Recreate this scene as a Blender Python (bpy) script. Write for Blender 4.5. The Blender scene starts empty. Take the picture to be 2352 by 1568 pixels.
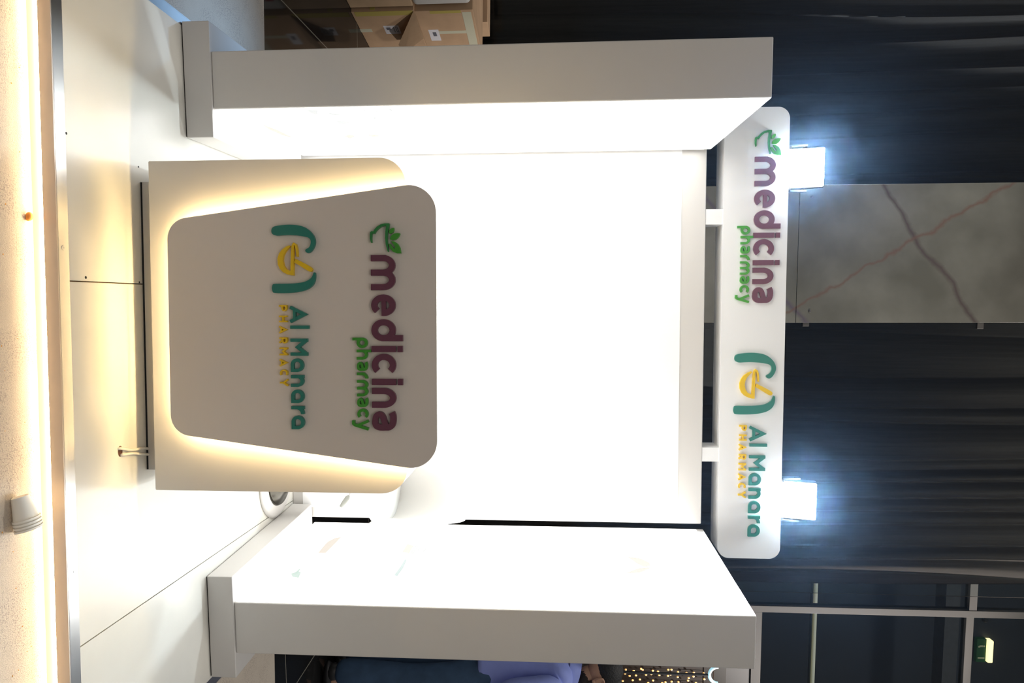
import bpy, bmesh, math, random
from math import sin, cos, pi, radians as RAD
from mathutils import Vector, Matrix
random.seed(7)
C = bpy.context.scene.collection
SC = bpy.context.scene

# ------------------------------------------------------------------ camera
CAM_H = 1.25
FPX, PITCH, YAW, ROLL = 1508.2, -.0606, -.0864, .0014      # focal length in pixels of a 2352 px wide frame
cy, sy, cp, sp = cos(YAW), sin(YAW), cos(PITCH), sin(PITCH)
FW = Vector((-sy*cp, cy*cp, sp)); RT = Vector((cy, sy, 0)); UP = RT.cross(FW)
R_ = RT*cos(ROLL) + UP*sin(ROLL); U_ = -RT*sin(ROLL) + UP*cos(ROLL)
O_ = Vector((0, 0, CAM_H))
cd = bpy.data.cameras.new('camera'); cam = bpy.data.objects.new('camera', cd); C.objects.link(cam)
cd.sensor_fit = 'HORIZONTAL'; cd.sensor_width = 36; cd.lens = FPX/2352*36
cd.clip_start = .05; cd.clip_end = 60
M = Matrix.Identity(4)
for i in range(3):                       # the camera was held turned on its side: image right is up
    M[i][0] = U_[i]; M[i][1] = -R_[i]; M[i][2] = -FW[i]; M[i][3] = O_[i]
cam.matrix_world = M
SC.camera = cam

# ------------------------------------------------------------------ world, big lights, exposure
w = bpy.data.worlds.new('world'); SC.world = w; w.use_nodes = True
w.node_tree.nodes['Background'].inputs[0].default_value = (1, .97, .94, 1)
w.node_tree.nodes['Background'].inputs[1].default_value = .22
SC.view_settings.view_transform = 'Standard'; SC.view_settings.look = 'None'
SC.view_settings.exposure = 0; SC.view_settings.gamma = 1; SC.view_settings.use_curve_mapping = False

def area(name, loc, aim, sx, sy_, power, col, spread=180):
    l = bpy.data.lights.new(name, 'AREA'); l.shape = 'RECTANGLE'; l.size = sx; l.size_y = sy_
    l.energy = power; l.color = col; l.spread = RAD(spread)
    o = bpy.data.objects.new(name, l); C.objects.link(o); o.location = loc
    o.rotation_euler = (Vector(aim)-Vector(loc)).to_track_quat('-Z', 'Y').to_euler()
    return o
def spot(name, loc, aim, power, col, deg, blend=.3, rad=.05):
    l = bpy.data.lights.new(name, 'SPOT'); l.energy = power; l.color = col
    l.spot_size = RAD(deg); l.spot_blend = blend; l.shadow_soft_size = rad
    o = bpy.data.objects.new(name, l); C.objects.link(o); o.location = loc
    o.rotation_euler = (Vector(aim)-Vector(loc)).to_track_quat('-Z', 'Y').to_euler()
    return o
area('hall_ceiling_light', (.3, -1.2, 3.6), (.3, 1.6, .4), 3, 1.5, 27, (1, .95, .88))
area('man_fill_light', (2.8, 2.6, 8.0), (2.4, 3.6, 1.0), .8, .8, 150, (1, .96, .9))  # added fill from high up, brightens the man by the right panel
spot('curtain_fill_light', (7.0, 2.4, 6.0), (1.75, 5.6, 3.5), 2700, (1, .94, .90), 42, .5, .05)  # added lamp out of view, brings out the right curtain's folds
spot('curtain_fill_light', (-6.0, 2.4, 6.0), (-1.7, 5.6, 3.5), 1900, (.92, .95, 1), 38, .5, .05)  # added counterpart for the folds of the left curtain
spot('stage_spot_light', (-2.3, 4.6, 2.9), (-.95, 2.6, 0), 480, (.36, .63, 1), 12, .8, .2)

# ------------------------------------------------------------------ materials
def mat(name, col, rough=.5, metal=0, emit=None, es=0, noise=0, nscale=20, bump=0, bscale=60, coat=0, spec=.5, trans=0, stretch=None):
    m = bpy.data.materials.new(name); m.use_nodes = True
    nt = m.node_tree; b = nt.nodes['Principled BSDF']
    b.inputs['Base Color'].default_value = (*col, 1); b.inputs['Roughness'].default_value = rough
    b.inputs['Metallic'].default_value = metal; b.inputs['Coat Weight'].default_value = coat
    b.inputs['Specular IOR Level'].default_value = spec
    if trans: b.inputs['Transmission Weight'].default_value = trans
    if emit: b.inputs['Emission Color'].default_value = (*emit, 1); b.inputs['Emission Strength'].default_value = es
    if noise or bump:
        tc = nt.nodes.new('ShaderNodeTexCoord'); src = tc.outputs['Object']
        if stretch:
            mp = nt.nodes.new('ShaderNodeMapping'); mp.inputs['Scale'].default_value = stretch
            nt.links.new(src, mp.inputs[0]); src = mp.outputs[0]
        if noise:
            n = nt.nodes.new('ShaderNodeTexNoise'); n.inputs['Scale'].default_value = nscale; n.inputs['Detail'].default_value = 5
            nt.links.new(src, n.inputs['Vector'])
            r = nt.nodes.new('ShaderNodeValToRGB')
            r.color_ramp.elements[0].position = .3; r.color_ramp.elements[1].position = .7
            r.color_ramp.elements[0].color = (*[c*(1-noise) for c in col], 1); r.color_ramp.elements[1].color = (*[min(1, c*(1+noise)) for c in col], 1)
            nt.links.new(n.outputs['Fac'], r.inputs[0]); nt.links.new(r.outputs[0], b.inputs['Base Color'])
        if bump:
            n2 = nt.nodes.new('ShaderNodeTexNoise'); n2.inputs['Scale'].default_value = bscale; n2.inputs['Detail'].default_value = 3
            nt.links.new(src, n2.inputs['Vector'])
            bp = nt.nodes.new('ShaderNodeBump'); bp.inputs['Strength'].default_value = bump; bp.inputs['Distance'].default_value = .01
            nt.links.new(n2.outputs['Fac'], bp.inputs['Height']); nt.links.new(bp.outputs[0], b.inputs['Normal'])
    return m
WHITE = mat('white_satin_paint', (.62, .60, .575), .35, noise=.015, nscale=3)
BRIGHT = mat('white_sign_acrylic', (.86, .86, .86), .35, noise=.01, nscale=3)
PLATE = mat('white_gloss_laminate', (.71, .64, .57), .28, noise=.02, nscale=3, coat=.1)
DECK = mat('white_deck_laminate', (.72, .70, .64), .3, noise=.03, nscale=6)
UNDER = mat('raw_board_edge', (.35, .2, .1), .8, noise=.2)
STEEL = mat('brushed_aluminium', (.72, .72, .72), .32, 1, bump=.05, bscale=90, stretch=(1, 40, 40))
STEELV = mat('brushed_aluminium_face', (.62, .55, .50), .45, .6, bump=.04, bscale=90, stretch=(1, 40, 40))
CHROME = mat('chrome', (.8, .8, .8), .06, 1)
DARK = mat('dark_gap', (.01, .01, .01), .8)
BLACKP = mat('black_plastic', (.02, .02, .022), .4)
GREYP = mat('grey_plastic', (.35, .36, .33), .4)
CABLE = mat('white_cable_sheath', (.8, .76, .66), .45)
PURPLE = mat('plum_acrylic', (.135, .042, .07), .35)
GREEN = mat('leaf_green_acrylic', (.055, .30, .03), .35)
DGREEN = mat('deep_green_acrylic', (.03, .22, .055), .35)
TEAL = mat('teal_acrylic', (.02, .19, .145), .35)
GOLD = mat('golden_acrylic', (.80, .52, .010), .35)
def emis(name, col, s): return mat(name, (.8, .8, .8), .4, emit=col, es=s)
BOXL = emis('lit_side_face', (1, .985, .95), 3.3)
BOXB = emis('lit_back_face', (1, .98, .93), .15)
WARM = emis('warm_led_strip', (1, .74, .36), 82)
KICKL = emis('warm_led_tape', (1, .76, .44), 50)
LENS = emis('floodlight_lens', (.80, .92, 1), 700)
CARD = mat('brown_cardboard', (.42, .275, .165), .8, noise=.08, nscale=8)
CARD2 = mat('pale_brown_cardboard', (.45, .31, .19), .8, noise=.08, nscale=9)
TAPE = mat('clear_yellow_tape', (.42, .34, .10), .25)
MASK = mat('cream_masking_tape', (.50, .48, .36), .5)
PAPER = mat('white_label_paper', (.62, .60, .62), .6)
INK = mat('label_ink', (.12, .12, .14), .6)
PARCEL = mat('white_parcel_wrap', (.55, .53, .50), .5, noise=.08, nscale=5)
REDINK = mat('red_print', (.35, .03, .04), .5)
CUPM = mat('white_paper_cup', (.82, .78, .70), .55)
ORANGE = mat('orange_foam', (.85, .32, .06), .6)
FRAME = mat('grey_window_frame', (.045, .039, .032), .5, .1)
VINYL = mat('white_vinyl_upholstery', (.82, .81, .78), .4)

# ------------------------------------------------------------------ helpers
def ray(px, py): return FW + R_*((py-784)/FPX) + U_*((px-1176)/FPX)
def at_z(px, py, z=0):
    d = ray(px, py); return O_ + d*((z-CAM_H)/d.z)
def at_y(px, py, y):
    d = ray(px, py); return O_ + d*(y/d.y)
def on_plane(px, py, P, ang):
    """(u, z) of a pixel on the upright plane through P whose horizontal axis is turned by ang"""
    n = Vector((-sin(ang), cos(ang), 0)); d = ray(px, py)
    q = O_ + d*((Vector(P)-O_).dot(n)/d.dot(n))
    return ((q-Vector(P)).dot(Vector((cos(ang), sin(ang), 0))), q.z-P[2])

def obj(name, bm, m, parent=None, smooth=False, loc=None):
    bmesh.ops.recalc_face_normals(bm, faces=bm.faces)
    me = bpy.data.meshes.new(name); bm.to_mesh(me); bm.free()
    if m: me.materials.append(m)
    if smooth:
        for p in me.polygons: p.use_smooth = True
    o = bpy.data.objects.new(name, me); C.objects.link(o)
    if parent: o.parent = parent
    if loc is not None: o.location = loc
    return o
def autosmooth(o, deg=35):
    for p in o.data.polygons: p.use_smooth = True
    o.data.set_sharp_from_angle(angle=RAD(deg)); return o
def tag(o, label=None, cat=None, group=None, kind=None):
    if label: o['label'] = label
    if cat: o['category'] = cat
    if group: o['group'] = group
    if kind: o['kind'] = kind
    return o
def thing(name, label, cat, loc=(0, 0, 0), rz=0, group=None):
    o = bpy.data.objects.new(name, None); C.objects.link(o); o.location = loc; o.rotation_euler = (0, 0, rz)
    o.empty_display_size = .1
    return tag(o, label, cat, group)
def box(bm, x0, x1, y0, y1, z0, z1, bev=0, seg=2):
    b2 = bmesh.new(); bmesh.ops.create_cube(b2, size=1)
    for v in b2.verts:
        v.co = Vector(((x0+x1)/2+v.co.x*(x1-x0), (y0+y1)/2+v.co.y*(y1-y0), (z0+z1)/2+v.co.z*(z1-z0)))
    if bev: bmesh.ops.bevel(b2, geom=list(b2.edges), offset=bev, segments=seg, affect='EDGES', profile=.5)
    merge(bm, b2); return bm
def merge(bm, b2):
    me = bpy.data.meshes.new('t'); b2.to_mesh(me); b2.free(); bm.from_mesh(me); bpy.data.meshes.remove(me)
def BX(*a, **k): return box(bmesh.new(), *a, **k)
def prism(bm, pts, y0, y1, bev=0):
    """2-D outline (x, z) made solid between y0 (front) and y1"""
    b2 = bmesh.new()
    f = [b2.verts.new((p[0], y0, p[1])) for p in pts]; g = [b2.verts.new((p[0], y1, p[1])) for p in pts]
    ff = b2.faces.new(f); b2.faces.new(g[::-1]); n = len(pts)
    for i in range(n): b2.faces.new((f[i], g[i], g[(i+1) % n], f[(i+1) % n]))
    if bev: bmesh.ops.bevel(b2, geom=list(ff.edges), offset=bev, segments=2, affect='EDGES', profile=.5)
    merge(bm, b2); return bm
def prism_z(bm, pts, z0, z1):
    b2 = bmesh.new()
    f = [b2.verts.new((p[0], p[1], z1)) for p in pts]; g = [b2.verts.new((p[0], p[1], z0)) for p in pts]
    b2.faces.new(f); b2.faces.new(g[::-1]); n = len(pts)
    for i in range(n): b2.faces.new((f[i], g[i], g[(i+1) % n], f[(i+1) % n]))
    merge(bm, b2); return bm
def rounded(pts, rads, seg=10):
    out = []; n = len(pts)
    for i in range(n):
        p = Vector(pts[i]); a = (Vector(pts[i-1])-p).normalized(); b = (Vector(pts[(i+1) % n])-p).normalized(); r = rads[i]
        if r <= 0: out.append(tuple(p)); continue
        th = math.acos(max(-1, min(1, a.dot(b)))); d = r/math.tan(th/2); c = p + (a+b).normalized()*(r/sin(th/2))
        s = p+a*d; e = p+b*d; a0 = math.atan2(s.y-c.y, s.x-c.x); a1 = math.atan2(e.y-c.y, e.x-c.x)
        da = (a1-a0+pi) % (2*pi)-pi
        for k in range(seg+1):
            t = a0+da*k/seg; out.append((c.x+r*cos(t), c.y+r*sin(t)))
    return out
def lathe(bm, prof, c=(0, 0, 0), n=32, M4=None):
    b2 = bmesh.new(); rings = []
    for r, z in prof: rings.append([b2.verts.new((c[0]+r*cos(2*pi*k/n), c[1]+r*sin(2*pi*k/n), c[2]+z)) for k in range(n)])
    for a, b in zip(rings, rings[1:]):
        for k in range(n): b2.faces.new((a[k], a[(k+1) % n], b[(k+1) % n], b[k]))
    b2.faces.new(rings[0][::-1]); b2.faces.new(rings[-1])
    if M4: b2.transform(M4)
    merge(bm, b2); return bm
def tube(bm, pts, rad, n=10):
    pts = [Vector(p) for p in pts]; rads = rad if isinstance(rad, (list, tuple)) else [rad]*len(pts)
    b2 = bmesh.new(); rings = []
    for i, p in enumerate(pts):
        t = (pts[min(i+1, len(pts)-1)]-pts[max(i-1, 0)]).normalized()
        a = t.orthogonal().normalized() if i == 0 else (pa - t*pa.dot(t)).normalized()
        pa = a; b = t.cross(a)
        rings.append([b2.verts.new(p+(a*cos(2*pi*k/n)+b*sin(2*pi*k/n))*rads[i]) for k in range(n)])
    for a, b in zip(rings, rings[1:]):
        for k in range(n): b2.faces.new((a[k], a[(k+1) % n], b[(k+1) % n], b[k]))
    b2.faces.new(rings[0][::-1]); b2.faces.new(rings[-1])
    merge(bm, b2); return bm
def smooth_path(p, k=6):
    p = [Vector(q) for q in p]; out = []
    for i in range(len(p)-1):
        a, b, c, d = p[max(i-1, 0)], p[i], p[i+1], p[min(i+2, len(p)-1)]
        for s in range(k):
            t = s/k
            out.append(.5*((2*b)+(c-a)*t+(2*a-5*b+4*c-d)*t*t+(3*b-a-3*c+d)*t**3))
    return out+[p[-1]]
def ellipsoid(bm, c, r, n=16, M3=None):
    b2 = bmesh.new(); bmesh.ops.create_uvsphere(b2, u_segments=n, v_segments=n*2//3, radius=1)
    for v in b2.verts:
        q = Vector((v.co.x*r[0], v.co.y*r[1], v.co.z*r[2]))
        if M3: q = M3 @ q
        v.co = q+Vector(c)
    merge(bm, b2); return bm

# ------------------------------------------------------------------ the setting
FZ = -.0725                                   # hall floor, one low step under the stand's deck
SL = -.045                                    # the stand's deck and counter are turned a little to the aisle
FLOORM = mat('black_polished_tile', (.012, .012, .012), .06, spec=.14)
def build_floor():
    nt = FLOORM.node_tree; b = nt.nodes['Principled BSDF']
    tc = nt.nodes.new('ShaderNodeTexCoord'); mp = nt.nodes.new('ShaderNodeMapping'); mp.inputs['Location'].default_value = (.24, 1.45, 0)
    br = nt.nodes.new('ShaderNodeTexBrick'); br.offset = 0; br.inputs['Scale'].default_value = 1
    br.inputs['Brick Width'].default_value = 1.15; br.inputs['Row Height'].default_value = 1.5; br.inputs['Mortar Size'].default_value = .0035
    br.inputs['Color1'].default_value = (.011, .011, .0115, 1); br.inputs['Color2'].default_value = (.014, .014, .014, 1); br.inputs['Mortar'].default_value = (.2, .19, .16, 1)
    nt.links.new(tc.outputs['Object'], mp.inputs[0]); nt.links.new(mp.outputs[0], br.inputs['Vector']); nt.links.new(br.outputs['Color'], b.inputs['Base Color'])
    tag(obj('floor', BX(-5, 7, -2, 9.5, FZ-.1, FZ), FLOORM), kind='structure')
build_floor()
CARPET = mat('beige_flecked_carpet', (.62, .54, .45), .95, bump=.5, bscale=500)
def carpet():
    nt = CARPET.node_tree; b = nt.nodes['Principled BSDF']
    tc = nt.nodes.new('ShaderNodeTexCoord')
    n1 = nt.nodes.new('ShaderNodeTexNoise'); n1.inputs['Scale'].default_value = 260; n1.inputs['Detail'].default_value = 4
    n2 = nt.nodes.new('ShaderNodeTexNoise'); n2.inputs['Scale'].default_value = 9
    r1 = nt.nodes.new('ShaderNodeValToRGB'); r1.color_ramp.elements[0].position = .36; r1.color_ramp.elements[1].position = .5
    r1.color_ramp.elements[0].color = (.40, .33, .29, 1); r1.color_ramp.elements[1].color = (.66, .58, .49, 1)
    mx = nt.nodes.new('ShaderNodeMix'); mx.data_type = 'RGBA'; mx.inputs[7].default_value = (.66, .58, .49, 1)
    r2 = nt.nodes.new('ShaderNodeValToRGB'); r2.color_ramp.elements[0].position = .35; r2.color_ramp.elements[1].position = .65
    for n in (n1, n2): nt.links.new(tc.outputs['Object'], n.inputs['Vector'])
    nt.links.new(n1.outputs['Fac'], r1.inputs[0]); nt.links.new(n2.outputs['Fac'], r2.inputs[0])
    nt.links.new(r2.outputs[0], mx.inputs[0]); nt.links.new(r1.outputs[0], mx.inputs[6]); nt.links.new(mx.outputs[2], b.inputs['Base Color'])
    yb = lambda x: 3.05+SL*(x+1.19)
    bm = prism_z(bmesh.new(), [(-2.2, .5), (2.6, .5), (2.6, yb(2.6)), (-2.2, yb(-2.2))], FZ, FZ+.004)
    tag(obj('carpet', bm, CARPET), 'beige flecked carpet laid on the black tiles around the white deck', 'carpet')
carpet()
CZ = FZ+.004

# platform: turned frame, origin on the front edge
YF0 = 1.277*1.25+.045*.14                     # front edge at x = 0
PLAT = thing('platform', 'low white laminate deck with metal edging under the pharmacy stand', 'platform', (0, YF0, FZ), SL)
def platform():
    loc = lambda px, py, z=0: (Matrix.Rotation(-SL, 3, 'Z') @ (at_z(px, py, z)-Vector((0, YF0, 0))))
    top = -FZ
    XL, XR, YB = -.93, 1.44, 1.66
    xa = loc(158, 645).x; xa2 = loc(320, 652).x
    s1 = loc(190, 1481); s2 = loc(618, 1187)
    k1 = (xa2-xa)/(loc(320, 652).y-loc(158, 645).y); k2 = (s2.x-s1.x)/(s2.y-s1.y)
    e = .0017; yf = .0362
    l1 = lambda y: xa+k1*(y-loc(158, 645).y); l2 = lambda y: s1.x+k2*(y-s1.y)
    slope_l = -.02
    XLB = XL+slope_l
    for pts in ([(XL, yf), (l1(yf)-e, yf), (l1(YB)-e, YB), (XLB, YB)], [(l1(yf)+e, yf), (l2(yf)-e, yf), (l2(YB)-e, YB), (l1(YB)+e, YB)], [(l2(yf)+e, yf), (XR, yf), (XR, YB), (l2(YB)+e, YB)]):
        obj('deck_panel', prism_z(bmesh.new(), pts, top-.02, top), DECK, PLAT)
    obj('substructure', BX(XL+.015, XR-.015, .03, YB-.02, .004, top-.0205), UNDER, PLAT)
    # front edging: flat flange on the deck and an upright face
    t = obj('edge_trim', BX(XL-.003, XR+.003, 0, .036, top-.018, top+.0003), STEEL, PLAT)
    for px, py in ((145, 569), (172, 1311)):
        q = loc(px, py); s = obj('screw', lathe(bmesh.new(), [(.0065, 0), (.006, .0008), (.0025, .0008), (.0022, .0002)], (q.x, q.y, top+.0003), 16), STEEL, t)
    obj('edge_face', BX(XL-.003, XR+.003, -.004, .001, top-.034, top+.0003), STEELV, PLAT)
    obj('kickboard', BX(XL, XR, .004, .02, .004, top-.021), WHITE, PLAT)
    obj('led_tape', BX(XL+.02, XR-.02, -.0038, .003, top-.0365, top-.0345), KICKL, PLAT)
    for (xa_, xb_, x0, x1, nm) in ((XL-.003, XLB-.003, 0, .036, 'l'), (XR-.033, XR-.033, 0, .036, 'r')):
        bm = prism_z(bmesh.new(), [(xa_, .037), (xa_+.036, .037), (xb_+.036, YB), (xb_, YB)], top, top+.0003)
        xo = xa_ if nm == 'l' else xa_+.036; xo2 = xb_ if nm == 'l' else xb_+.036; d = -.003 if nm == 'l' else .003
        prism_z(bm, [(xo, 0.001), (xo+d, 0.001), (xo2+d, YB), (xo2, YB)], .004, top+.0003)
        obj('edge_trim', bm, STEEL, PLAT)
    for px, py, r in ((197, 637, .004), (318, 383, .003), (152, 306, .0035), (320, 648, .003)):
        q = loc(px, py); obj('screw_hole', lathe(bmesh.new(), [(r, 0), (r, .0004)], (q.x, q.y, top), 12), DARK, PLAT)
    q = loc(276, 1036); bm = lathe(bmesh.new(), [(.016, 0), (.016, .0004)], (0, 0, 0), 24)
    bmesh.ops.scale(bm, vec=(1, .62, 1), verts=bm.verts)
    bmesh.ops.translate(bm, vec=(q.x, q.y, top), verts=bm.verts)
    tag(obj('cable_hole', bm, mat('cable_hole_shadow', (.09, .035, .02), .9), PLAT), 'dark oval cable cut-out')
platform()

# glass front, pillar, curtains behind the stand
YG = 5.45                                     # plane of the glazing
def vx(py, y=YG, px=1800): return at_y(px, py, y).x
PXL, PXR = vx(428), vx(740)
MARB = bpy.data.materials.new('veined_grey_marble')
def marble(u0, z0, u1, z1):
    MARB.use_nodes = True; nt = MARB.node_tree; b = nt.nodes['Principled BSDF']; b.inputs['Roughness'].default_value = .25
    tc = nt.nodes.new('ShaderNodeTexCoord'); L = nt.links.new; N = nt.nodes.new
    n = N('ShaderNodeTexNoise'); n.inputs['Scale'].default_value = 2.2; n.inputs['Detail'].default_value = 6; L(tc.outputs['Object'], n.inputs['Vector'])
    r = N('ShaderNodeValToRGB'); r.color_ramp.elements[0].position = .34; r.color_ramp.elements[1].position = .7
    r.color_ramp.elements[0].color = (.07, .066, .05, 1); r.color_ramp.elements[1].color = (.12, .114, .092, 1); L(n.outputs['Fac'], r.inputs[0])
    prev = r.outputs[0]
    for (a, bq, wd, amp, col, sc) in (((u0, z0), (u1, z1), .03, .14, (.045, .03, .027, 1), 3.0), ((.28, 2.72), (.02, 2.52), .03, .16, (.06, .045, .06, 1), 2.5), ((.35, 4.3), (1.0, 3.2), .022, .2, (.09, .05, .035, 1), 4)):
        d = Vector((bq[0]-a[0], bq[1]-a[1])).normalized(); nn = Vector((-d.y, d.x))
        n2 = N('ShaderNodeTexNoise'); n2.inputs['Scale'].default_value = sc; n2.inputs['Detail'].default_value = 7; L(tc.outputs['Object'], n2.inputs['Vector'])
        dt = N('ShaderNodeVectorMath'); dt.operation = 'DOT_PRODUCT'; dt.inputs[1].default_value = (nn.x, 0, nn.y); L(tc.outputs['Object'], dt.inputs[0])
        m1 = N('ShaderNodeMath'); m1.operation = 'MULTIPLY_ADD'; m1.inputs[1].default_value = amp; m1.inputs[2].default_value = -amp/2-(a[0]*nn.x+a[1]*nn.y); L(n2.outputs['Fac'], m1.inputs[0])
        ad = N('ShaderNodeMath'); ad.operation = 'ADD'; L(dt.outputs['Value'], ad.inputs[0]); L(m1.outputs[0], ad.inputs[1])
        ab = N('ShaderNodeMath'); ab.operation = 'ABSOLUTE'; L(ad.outputs[0], ab.inputs[0])
        mr = N('ShaderNodeMapRange'); mr.inputs[1].default_value = 0; mr.inputs[2].default_value = wd; mr.inputs[3].default_value = .85; mr.inputs[4].default_value = 0; L(ab.outputs[0], mr.inputs[0])
        mx = N('ShaderNodeMix'); mx.data_type = 'RGBA'; mx.inputs[7].default_value = col; L(mr.outputs[0], mx.inputs[0]); L(prev, mx.inputs[6]); prev = mx.outputs[2]
    L(prev, b.inputs['Base Color'])
def pillar():
    t = thing('marble_pillar', 'veined grey marble pillar between the two dark curtained windows', 'pillar', (PXL, YG-.06, FZ))
    W = PXR-PXL; zj = at_y(1832, 600, YG-.06).z-FZ
    p1 = at_y(2035, 432, YG-.06); p2 = at_y(2238, 738, YG-.06)
    marble(p1.x-PXL, p1.z-FZ, p2.x-PXL, p2.z-FZ)
    obj('stone_slab', BX(0, W, 0, .5, 0, zj-.0015, bev=.002), MARB, t)
    obj('stone_slab', BX(0, W, 0, .5, zj+.0015, 6, bev=.002), MARB, t)
    for px, py in ((1865, 452), (1860, 714)):
        q = at_y(px, py, YG-.06); obj('fixing_stud', lathe(bmesh.new(), [(.011, -.004), (.011, .004), (.007, .007)], (0, 0, 0), 14, Matrix.Translation((q.x-PXL, 0, q.z-FZ)) @ Matrix.Rotation(pi/2, 4, 'X')), FRAME, t)
pillar()
GLASS = bpy.data.materials.new('shopfront_glass'); GLASS.use_nodes = True
def glassmat():
    nt = GLASS.node_tree; nt.nodes.remove(nt.nodes['Principled BSDF']); out = nt.nodes['Material Output']
    t = nt.nodes.new('ShaderNodeBsdfTransparent'); t.inputs[0].default_value = (.9, .93, .93, 1); g = nt.nodes.new('ShaderNodeBsdfGlossy'); g.inputs['Roughness'].default_value = .01
    f = nt.nodes.new('ShaderNodeFresnel'); f.inputs[0].default_value = 1.22; m = nt.nodes.new('ShaderNodeMixShader')
    nt.links.new(f.outputs[0], m.inputs[0]); nt.links.new(t.outputs[0], m.inputs[1]); nt.links.new(g.outputs[0], m.inputs[2]); nt.links.new(m.outputs[0], out.inputs[0])
glassmat()
CURT = mat('dark_sheer_curtain', (.066, .053, .050), .8, noise=.12, nscale=60, stretch=(1, 1, .04))
CURTR = mat('dark_brown_sheer_curtain', (.078, .060, .050), .8, noise=.12, nscale=60, stretch=(1, 1, .04))
def curtain(x0, x1, y, z1, m, label, seed, taper=0):
    rnd = random.Random(seed); bm = bmesh.new(); n = int((x1-x0)/.008); rows = 26
    folds = []; x = x0-.3
    while x < x1+.3:
        lam = rnd.choice((.12, .16, .20, .26, .34)); folds.append((x, lam, rnd.uniform(.5, 1)*min(.14, .03+lam*.42), rnd.uniform(-.09, .09), rnd.uniform(0, 6))); x += lam
    import bisect
    xs_ = [f[0] for f in folds]; grid = []
    for j in range(rows+1):
        t = j/rows; z = FZ+.02+(z1-FZ-.02)*t; row = []
        for i in range(n+1):
            s = i/n; x = x0+(x1-x0-taper*(1-t)*s)*s; k = x0+(x1-x0)*s
            k += .05*sin(k*2.1+1.3*t*3)+.045*(t-.4)*sin(k*4.7+seed)+.012*sin(k*9+t*7)
            f = folds[max(0, bisect.bisect(xs_, k)-1)]; u = min(1, max(0, (k-f[0])/f[1]))
            d = 1.35*f[2]*(abs(sin(pi*u))**.8)*(1+.25*sin(t*5+f[4])) + .0015*sin(k*150+2*sin(t*4+f[4])) + .03*sin(k*2.7+f[3]*.1)
            row.append(bm.verts.new((x, y+.05-d, z)))
        grid.append(row)
    for a, b in zip(grid, grid[1:]):
        for i in range(n): bm.faces.new((a[i], a[i+1], b[i+1], b[i]))
    bmesh.ops.solidify(bm, geom=list(bm.faces), thickness=.002)
    return tag(obj('curtain', bm, m, smooth=True), label, 'curtain')
XCR = vx(1335, YG+.2, 2100)
curtain(-3.6, PXL+.12, YG+.2, 6.4, CURT, 'dark pleated curtain behind glass left of the marble pillar', 3)
curtain(PXR-.12, XCR, YG+.2, 6.4, CURTR, 'dark brown pleated curtain behind glass right of the marble pillar', 11, .02)
tag(obj('window_1', BX(-3.6, PXL-.004, YG, YG+.01, FZ, 6.4), GLASS), kind='structure')
tag(obj('window_2', BX(PXR+.004, XCR+.03, YG, YG+.01, FZ, 6.4), GLASS), kind='structure')
def clips():
    for px, py, w_ in ((1850, 743, .03), (2250, 747, .05)):
        q = at_y(px, py, YG-.008)
        tag(obj('glass_clip', BX(-w_/2, w_/2, -.014, .006, -.025, .025, bev=.003), FRAME, loc=(max(q.x, PXR+w_/2+.002), YG-.006-.0005, q.z)), 'small grey clip on the glass edge beside the marble pillar, the %s one' % ('lower' if px < 2000 else 'upper'), 'clip', 'glass clips')
clips()
WALLD = mat('dark_blue_grey_wall', (.022, .026, .036), .7, noise=.1, nscale=2)
tag(obj('wall_back', BX(-5, 8, 8.4, 8.5, FZ, 8.6), WALLD), kind='structure')
tag(obj('wall_left', BX(-3.9, -3.8, 5.3, 8.4, FZ, 8.6), WALLD), kind='structure')
tag(obj('wall_right', BX(7.4, 7.5, 5.3, 8.4, FZ, 8.6), WALLD), kind='structure')
tag(obj('ceiling', BX(-3.8, 7.4, 5.3, 8.4, 8.4, 8.6), WALLD), kind='structure')
# shopfront on the right: frame bars with glass
YW = 5.95
def shopfront():
    t = bpy.data.objects.new('window_3', None); C.objects.link(t); t.location = (0, YW, FZ); t['kind'] = 'structure'
    g = lambda px, py: (at_y(px, py, YW).x, at_y(px, py, YW).z-FZ)
    xm0 = g(1900, 1391)[0]; xm1 = g(1900, 1406)[0]
    zt0 = g(2219, 1450)[1]; zt1 = g(2237, 1450)[1]; zd0 = g(1722, 1550)[1]; zd1 = g(1746, 1500)[1]
    xl = XCR-.25; xr = 5.2
    obj('mullion', BX(xm0, xm1, -.03, .05, 0, 8.3, bev=.003), FRAME, t)
    obj('transom', BX(xl, xm0-.0005, -.025, .045, zt0, zt1, bev=.003), FRAME, t)
    obj('transom', BX(xm1+.0005, xr, -.025, .045, zt0-.02, zt1-.02, bev=.003), FRAME, t)
    obj('transom', BX(xm1+.0005, xr, -.025, .045, zd0, zd1, bev=.003), FRAME, t)
    obj('stile', BX(xr-.06, xr, -.03, .05, 0, 8.3, bev=.003), FRAME, t)
    for (a, b, c, d) in ((xl, xm0, 0, zt0), (xl, xm0, zt1, 8.3), (xm1, xr-.06, zd1, zt0-.02), (xm1, xr-.06, zt1-.02, 8.3)):
        obj('pane', BX(a, b, .005, .012, c, d), GLASS, t)
    return zd0, xm1, xr
ZD, XM1, XRW = shopfront()
def door_below():
    t = bpy.data.objects.new('door_1', None); C.objects.link(t); t.location = (0, YW, FZ); t['kind'] = 'structure'
    DG = mat('dark_grey_door', (.09, .085, .08), .5)
    obj('door_panel', BX(XM1+.002, XM1+1.4, -.01, .03, 0, ZD-.006), DG, t)
    obj('door_rail', BX(XM1+.002, XM1+1.4, -.028, -.0105, ZD-.34, ZD-.22, bev=.004), FRAME, t)
door_below()
SOFF = mat('dim_room_panel', (.06, .058, .062), .8, noise=.1)
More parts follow.
